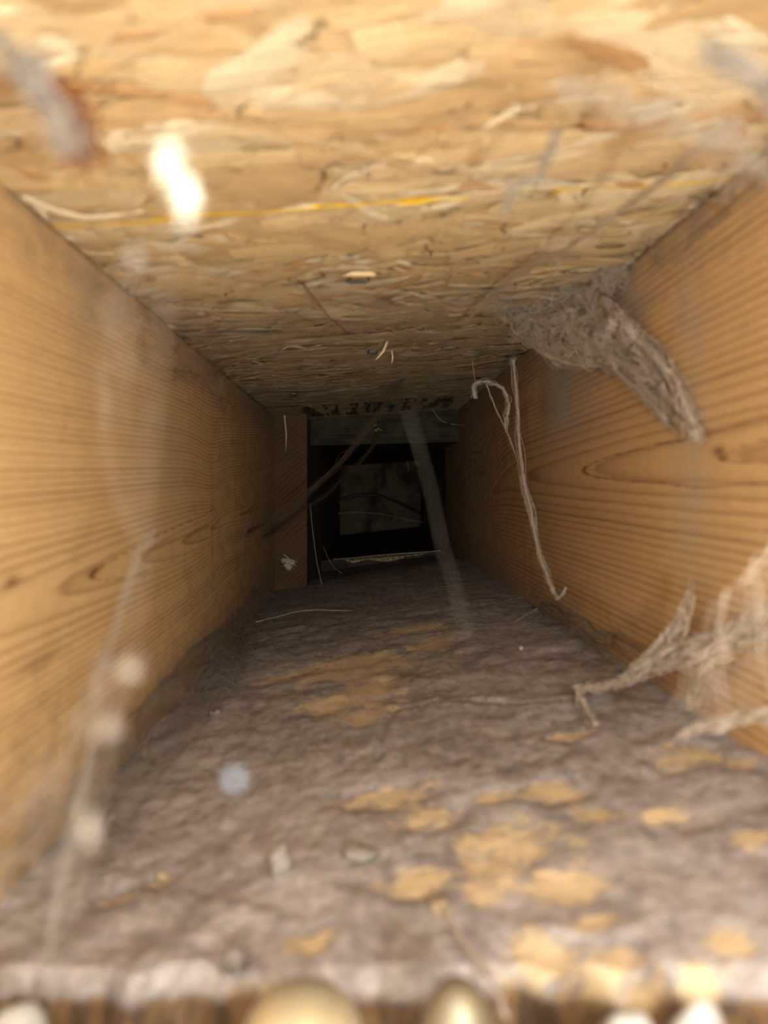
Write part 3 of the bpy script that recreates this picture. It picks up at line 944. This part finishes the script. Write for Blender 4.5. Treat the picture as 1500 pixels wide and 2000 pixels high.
# 9 beaded strand at the left
mb = MB()
rope(mb, [P(300, 1040, .12), P(268, 1085, .115), P(245, 1160, .11), P(225, 1230, .105), P(195, 1320, .10), P(180, 1400, .096), P(170, 1500, .092), P(150, 1600, .088), P(120, 1720, .085), P(95, 1860, .082)], .0002, 81, 90, core=False, fil=8, hair=.6, amp=3.0, thin=.25)
build('cobweb_strand', mb, SILK_GREY, 'grey blurred strand falling along the left stud to the floor', 'cobweb')
mb = MB()
rope(mb, [P(335, 250, .045), P(330, 500, .046), P(290, 900, .047), P(262, 1230, .047), P(238, 1340, .047), P(214, 1430, .047), P(190, 1540, .047), P(160, 1660, .047), P(120, 1800, .047), P(80, 1960, .047)], .00003, 83, 80, fil=1, hair=.05)
build('cobweb_strand', mb, SILK_GREY, 'hair thin strand close to the lens carrying white fluff specks', 'cobweb')
fl = [(330, 315, .046, .0009, .0017, 'brightest white fluff tuft, upper piece, in front of the ceiling at the left'),
      (362, 382, .046, .0009, .0017, 'bright white fluff tuft just below the topmost one, in front of the ceiling'),
      (262, 505, .047, .0005, .0007, 'faint fluff speck at the top of the left stud'),
      (250, 1308, .047, .00072, .00062, 'round cream fluff speck, highest of the three in front of the lower left stud'),
      (214, 1422, .047, .0006, .0007, 'round cream fluff speck in the middle of the three before the lower left stud'),
      (172, 1620, .047, .0005, .0012, 'long pale fluff speck, lowest of the three before the lower left stud')]
for i, (px, py, y, rx, rz, lb) in enumerate(fl):
    mb = MB()
    mb.blob(P(px, py, y), rx * .75, rx * .75, rz * .75, i, .4)
    for k in range(40):
        d = Vector([random.gauss(0, 1) for _ in range(3)]).normalized()
        c = P(px, py, y)
        mb.tube([c, c + Vector((d.x * rx * .8, d.y * rx, d.z * rz * .8)), c + Vector((d.x * rx * 1.2, d.y * rx, d.z * rz * 1.3)) + Vector([random.gauss(0, .0001) for _ in range(3)])], .00004, 3)
    if i == 2: m_ = SILK_GREY
    elif i < 2: m_ = WHITE
    else: m_ = DIM
    build('dust_fluff', mb, m_, lb, 'dust fluff', 'white specks of fluff hanging near the lens')
mb = MB(); mb.blob(P(458, 1522, .048), .0004, .0004, .0005, 9, .3)
build('dust_fluff', mb, silk_mat('blue_grey_fluff', srgb(150, 156, 170)), 'bluish grey fluff speck floating before the floor', 'dust fluff', 'white specks of fluff hanging near the lens')

# 10 webs and dust gathered in the corners
def corner_web(name_label, y0, y1, side, seed, hi=.020, out=.020, top=False, mat=None, fil=40):
    n = 7; up = []; lo = []
    for i in range(n):
        y = y0 + (y1 - y0) * i / (n - 1)
        k = 1 + .5 * nz(i * 1.3, seed)
        if side < 0: xw, s_ = (-.0694, 1)
        else: xw, s_ = (.0855, -1)
        if top:
            xw = left_x(.05) if side < 0 else right_x(.06)
            zc = ceil_z(xw)
            up.append(Vector((xw + s_ * .0007, y, zc - hi * k)))
            lo.append(Vector((xw + s_ * out * k, y, ceil_z(xw + s_ * out * k) - .002)))
        else:
            up.append(Vector((xw + s_ * .0007, y, floor_z(xw) + hi * k)))
            lo.append(Vector((xw + s_ * out * k, y, floor_z(xw + s_ * out * k) + .0015)))
    web_sheet_object('cobweb', name_label, [dict(up=up, lo=lo, nu=50, nv=10, seed=seed, warp=.003, fil=fil, fr=.00009, cross=fil)], mat or CORN, SILK_GREY)
CORN = silk_mat('corner_dust_web', srgb(172, 158, 144), hole=((60, 60, 60), .38, .76, .0, .36))
TOPW = silk_mat('upper_corner_web', srgb(176, 154, 128), hole=((70, 70, 70), .40, .72, .0, .26))
corner_web('grey dusty web filling the lower left corner along the foot of the left stud', .115, .50, -1, 101, .016, .020)
corner_web('dusty web in the lower right corner behind the pale torn cobweb', .21, .36, 1, 105, .009, .004, fil=24)
corner_web('dusty web in the upper left corner where the strand board meets the left stud', .17, .40, -1, 109, .018, .016, True, TOPW, fil=8)
corner_web('grey web in the upper right corner above the tangled cobweb', .13, .20, 1, 113, .008, .008, True, TOPW, fil=8)
web_sheet_object('cobweb', 'thin blurred veil of web hanging in front of the upper left stud', [
    dict(up=[P(200, 520, .075), P(190, 700, .076), P(200, 900, .078), P(250, 1060, .08)],
         lo=[P(290, 540, .075), P(310, 700, .076), P(300, 900, .078), P(270, 1060, .08)], nu=24, nv=6, seed=33, warp=.001, fil=3, fr=.00003, cross=1)], FAINT, SILK_GREY)
web_sheet_object('cobweb', 'broad blurred grey veil over the lower left corner at the opening', [
    dict(up=[P(-40, 1560, .080), P(60, 1500, .082), P(140, 1380, .085), P(190, 1250, .088)],
         lo=[P(-40, 1960, .080), P(80, 1900, .082), P(190, 1700, .085), P(240, 1350, .088)], nu=24, nv=10, seed=37, warp=.001, fil=4, fr=.00004, cross=1)], FAINT, SILK_GREY)

# ------------------------------------------------------------------ small things
PAPER = NT('pale_splinter'); v_ = PAPER.geo()
SPL = PAPER.fin(PAPER.mix(PAPER.noise(v_, (900, 900, 900), 2), srgb(210, 178, 128), srgb(236, 212, 170)), .8, .1)
def ceil_pt(px, py):
    sl = (TR[1] - TL[1]) / (TR[0] - TL[0]); z0 = TL[1] - TL[0] * sl
    a = (px - VX) / F; b = (VY - py) / F
    y = z0 / (b - sl * a)
    return Vector((a * y, y, b * y))
def splinter(px, py, qx, qy, r, label, name='wood_splinter', mat=SPL):
    a = ceil_pt(px, py); y = a.y - .001
    b = P(qx, qy, y)
    mb = MB(); m = (a + b) / 2 + Vector((r, 0, 0))
    mb.tube([a + Vector((0, 0, .001)), m, b], [r, r * .8, r * .2], 5)
    return build(name, mb, mat, label, 'splinter' if name == 'wood_splinter' else 'staple')
splinter(758, 668, 733, 704, .0007, 'pale splinter slanting down from the middle of the ceiling')
splinter(765, 686, 765, 710, .0005, 'short upright pale splinter right of the slanting one on the ceiling')
splinter(555, 812, 558, 882, .0010, 'long pale splinter hanging in front of the reddish brown block')
STL = NT('dark_steel').fin(srgb(48, 46, 44), .45, .6)
# chip held by a staple near the middle of the ceiling
def chip(px, py, w_, h_, label, seed):
    c = ceil_pt(px, py)
    mb = MB(); mb.blob(c + Vector((0, 0, -.0006)), w_, .0016, h_, seed, .7, 16, 9, 1.6)
    build('wood_chip', mb, SPL, label, 'wood chip')
chip(700, 532, .0042, .0008, 'pale raised wood chip beside a dark staple on the ceiling', 3)
chip(1085, 597, .0030, .0010, 'small orange wood chip tangled at the left of the large cobweb', 5)
def staple(px, py, dx, h_, label):
    a = ceil_pt(px, py); b = ceil_pt(px + dx, py - 1)
    mb = MB()
    mb.tube([a + Vector((0, 0, .002)), a - Vector((0, 0, h_)), a - Vector((-.0006, 0, h_ + .0004)), b - Vector((.0006, 0, h_ + .0004)), b - Vector((0, 0, h_)), b + Vector((0, 0, .002))], .00045, 6)
    build('staple', mb, STL, label, 'staple')
staple(682, 540, 38, .0016, 'dark staple straddling the pale chip in the middle of the ceiling')
staple(720, 686, 16, .0012, 'dark staple left of the slanting splinter')
staple(568, 768, 12, .003, 'dark staple near the far left end of the ceiling')
# brown twig-like thread on the ceiling
mb = MB()
rope(mb, [P(574, 540, .215), P(598, 562, .218), P(625, 598, .225), P(645, 622, .23), P(668, 640, .236), P(682, 655, .24)], .00028, 91, 30, fil=3, hair=.2)
build('cobweb_strand', mb, silk_mat('red_brown_thread', srgb(112, 74, 50)), 'short reddish brown thread under the middle of the ceiling', 'cobweb')
# thin wispy strands low in the passage
for (pts, lb) in [
    ([P(606, 985, .56), P(611, 1040, .55), P(618, 1090, .54), P(628, 1140, .53)], 'thin dark strand hanging beside the right edge of the block'),
    ([P(632, 1068, .6), P(642, 1092, .59), P(652, 1108, .58), P(668, 1120, .57)], 'thin curved strand left of the pale strip'),
    ([P(500, 1215, .37), P(540, 1205, .38), P(600, 1192, .40), P(690, 1193, .42)], 'thin grey strand lying across the floor in front of the block'),
    ([P(880, 828, .6), P(905, 830, .59), P(930, 822, .58)], 'short thin strand at the top of the far right stud'),
    ([P(845, 800, .6), P(858, 818, .6), P(872, 826, .6)], 'tiny wisp hanging at the right end of the header'),
    ([P(1000, 1217, .33), P(1030, 1200, .315), P(1048, 1190, .305)], 'thin strand on the floor at the foot of the right stud'),
    ([P(794, 899, .7), P(797, 911, .7), P(798, 921, .7)], 'tiny bright hair hanging before the rear panel')]:
    mb = MB(); rope(mb, pts, .00028, random.uniform(0, 99), 24, fil=3, hair=.3)
    build('cobweb_strand', mb, SILK, lb, 'cobweb')
# pale web splash on the block
mb = MB()
c = P(566, 1102, .5755)
for k in range(5):
    mb.blob(c + Vector((random.gauss(0, .0022), -.0004, random.gauss(0, .0022))), .0024, .0008, .0020, k, .8, 12, 8, 2)
for k in range(26):
    an = random.uniform(0, 6.28); L = random.uniform(.003, .008)
    d = Vector((math.cos(an), -.05, math.sin(an))) * L
    mb.tube([c, c + d * .5 + Vector((random.gauss(0, .0005), -.0006, random.gauss(0, .0005))), c + d], .00022, 3)
for (a, b) in [((554, 1083), (566, 1093)), ((566, 1093), (576, 1097))]:
    mb.tube([P(a[0], a[1], .574), P(b[0], b[1], .574)], .0007, 5)
build('egg_sac', mb, silk_mat('white_sac', srgb(238, 226, 204)), 'torn white spider egg sac stuck low on the reddish brown block', 'egg sac')
mb = MB()
for (a, b) in [((729, 832), (736, 830)), ((732, 841), (740, 836)), ((738, 838), (746, 841)), ((730, 840), (737, 842))]:
    mb.tube([P(a[0], a[1], .6195), P(b[0], b[1], .6195)], .0005, 5)
build('wood_chip', mb, NT('yellow_chip').fin(srgb(200, 160, 80), .7, .2), 'tiny yellow chips stuck to the dark header', 'wood chip')

# crumbs of dust lying on the floor
CR = [srgb(176, 168, 156), srgb(136, 128, 122), srgb(160, 140, 116)]
crm = [simple_wood('crumb_%d' % i, c, tuple(x * .7 for x in c[:3]) + (1,), (500, 500, 500), i, .1, .2) for i, c in enumerate(CR)]
for (px, py, r, m_, lb) in [
    (545, 1705, .0020, 1, 'pale pointed crumb standing on the floor at lower left'),
    (420, 1395, .0026, 1, 'flat grey flake of dust lying near the foot of the left stud'),
    (320, 1718, .0012, 2, 'small tan crumb on the floor near the left stud'),
    (1018, 1268, .0009, 0, 'tiny pale crumb on the floor near the right stud'),
    (460, 1880, .0020, 1, 'grey lump of dust at the front of the floor, left of centre'),
    (700, 1670, .0030, 1, 'rounded grey lump of dust on the floor left of the tan patches'),
    (860, 1780, .0016, 2, 'small brown crumb on the floor below the tan patches')]:
    x, y = inv_floor(px, py)
    mb = MB(); tall = 1.7 if px == 545 else (.35 if r > .0022 else .8)
    mb.blob((x, y, floor_z(x) + r * tall * .5), r, r * .9, r * tall, px, .6, 18, 12, 1.8)
    build('dust_crumb', mb, crm[m_], lb, 'crumb', 'crumbs scattered on the dusty floor')
# strand rising at the front of the floor
mb = MB()
rope(mb, [P(865, 1775, .112), P(900, 1830, .104), P(935, 1880, .098), P(965, 1930, .092), P(990, 1985, .088)], .00035, 95, 40, core=True, fil=8, hair=.8, amp=2)
build('cobweb_strand', mb, SILK, 'pale blurred strand rising at the front edge of the floor', 'cobweb')
mb = MB()
rope(mb, [P(1010, 1690, .13), P(1003, 1770, .122), P(985, 1830, .115), P(960, 1860, .11)], .0003, 97, 40, core=False, fil=10, hair=.8, amp=4, thin=.3)
build('cobweb_strand', mb, SILK_DARK, 'brown wisp across the tan patches on the front of the floor', 'cobweb')

# ledge in front of the floor board, with shiny domes and white crumbs
led = simple_wood('brown_ledge', srgb(96, 72, 50), srgb(140, 104, 66), (20, 300, 20), 6)
lx0, lx1 = -.11, .125
hexobj('trim_1', [(lx0, -.0, floor_z(lx0) - .0112), (lx1, -.0, floor_z(lx1) - .0112), (lx1, .20, floor_z(lx1) - .0112), (lx0, .20, floor_z(lx0) - .0112)],
       [(lx0, -.0, floor_z(lx0) - .030), (lx1, -.0, floor_z(lx1) - .030), (lx1, .20, floor_z(lx1) - .030), (lx0, .20, floor_z(lx0) - .030)],
       led, 'brown timber ledge carrying the dusty floor board at the opening', 'ledge', 'structure')
def metal(name, c, rough):
    t = NT(name); v = t.coord()
    n = t.noise(v, (400, 400, 400), 3)
    t.fin(t.mix(n, c, tuple(x * .8 for x in c[:3]) + (1,)), rough, .5)
    t.bsdf.inputs['Metallic'].default_value = .7
    return t.m
BR_M = metal('pale_brass', srgb(210, 198, 168), .28)
ST_M = metal('dull_nickel', srgb(128, 118, 98), .5)
def knob(px, py, y, r, hgt, mat, label, red=False):  # shiny dome of unknown kind, modelled with a shank and washer
    top = P(px, py, y)
    base = floor_z(top.x) - .0112
    H = top.z - base
    root = bpy.data.objects.new('shiny_dome', None); COL.objects.link(root)
    root.location = (top.x, y, base)
    bpy.context.view_layer.update()
    root['label'] = label; root['category'] = 'dome'; root['group'] = 'shiny domes at the front edge'
    prof = [(r * 1.0, H - hgt)]
    for k in range(1, 13):
        a = k / 12 * math.pi / 2
        prof.append((r * math.cos(a) ** .9 if k < 12 else .00005, H - hgt + hgt * math.sin(a)))
    mb = MB(); mb.lathe(prof, (top.x, y, base)); build('dome_cap', mb, mat, parent=root)
    mb = MB(); mb.lathe([(r * .55, 0), (r * .55, H - hgt + .0003)], (top.x, y, base)); build('shank', mb, mat, parent=root)
    mb = MB(); mb.lathe([(r * 1.05, 0), (r * 1.1, .0004), (r * 1.05, .0010), (r * .6, .0011)], (top.x, y, base)); build('washer', mb, mat, parent=root)
    if red:
        mb = MB()
        cc = Vector((top.x + .0009, y - r * .80, base + H - hgt * .62))
        mb.blob(cc, .0022, .0008, .0016, 1, .05, 16, 10)
        build('red_dot', mb, NT('red_paint').fin(srgb(190, 40, 36), .5, .4), label='round red dot on the dome', parent=root)
knob(592, 1934, .088, .0078, .0075, BR_M, 'pale brass shiny dome with a red dot at the bottom edge of the opening', True)
knob(895, 1915, .083, .0046, .0085, ST_M, 'taller dull metal dome right of the red dotted one, half veiled by web')
whm = simple_wood('white_plaster', srgb(158, 155, 150), srgb(136, 132, 126), (200, 200, 200), 4, .1, .15)
for (px, py, y, r, lb) in [(1365, 1975, .080, .0037, 'white plaster crumb, tallest of the two at the lower right edge'),
                           (1225, 1998, .080, .0045, 'low white plaster crumb at the lower edge, left of the tall one'),
                           (20, 2000, .090, .0060, 'white plaster crumb in the lower left corner')]:
    top = P(px, py, y); b = floor_z(top.x) - .0112
    h = (top.z - b)
    mb = MB(); mb.blob((top.x, y, b + h * .5), r, r * .8, h * .55, px, .3, 20, 14, 1.6)
    build('plaster_crumb', mb, whm, lb, 'plaster crumb', 'white plaster crumbs along the front ledge')
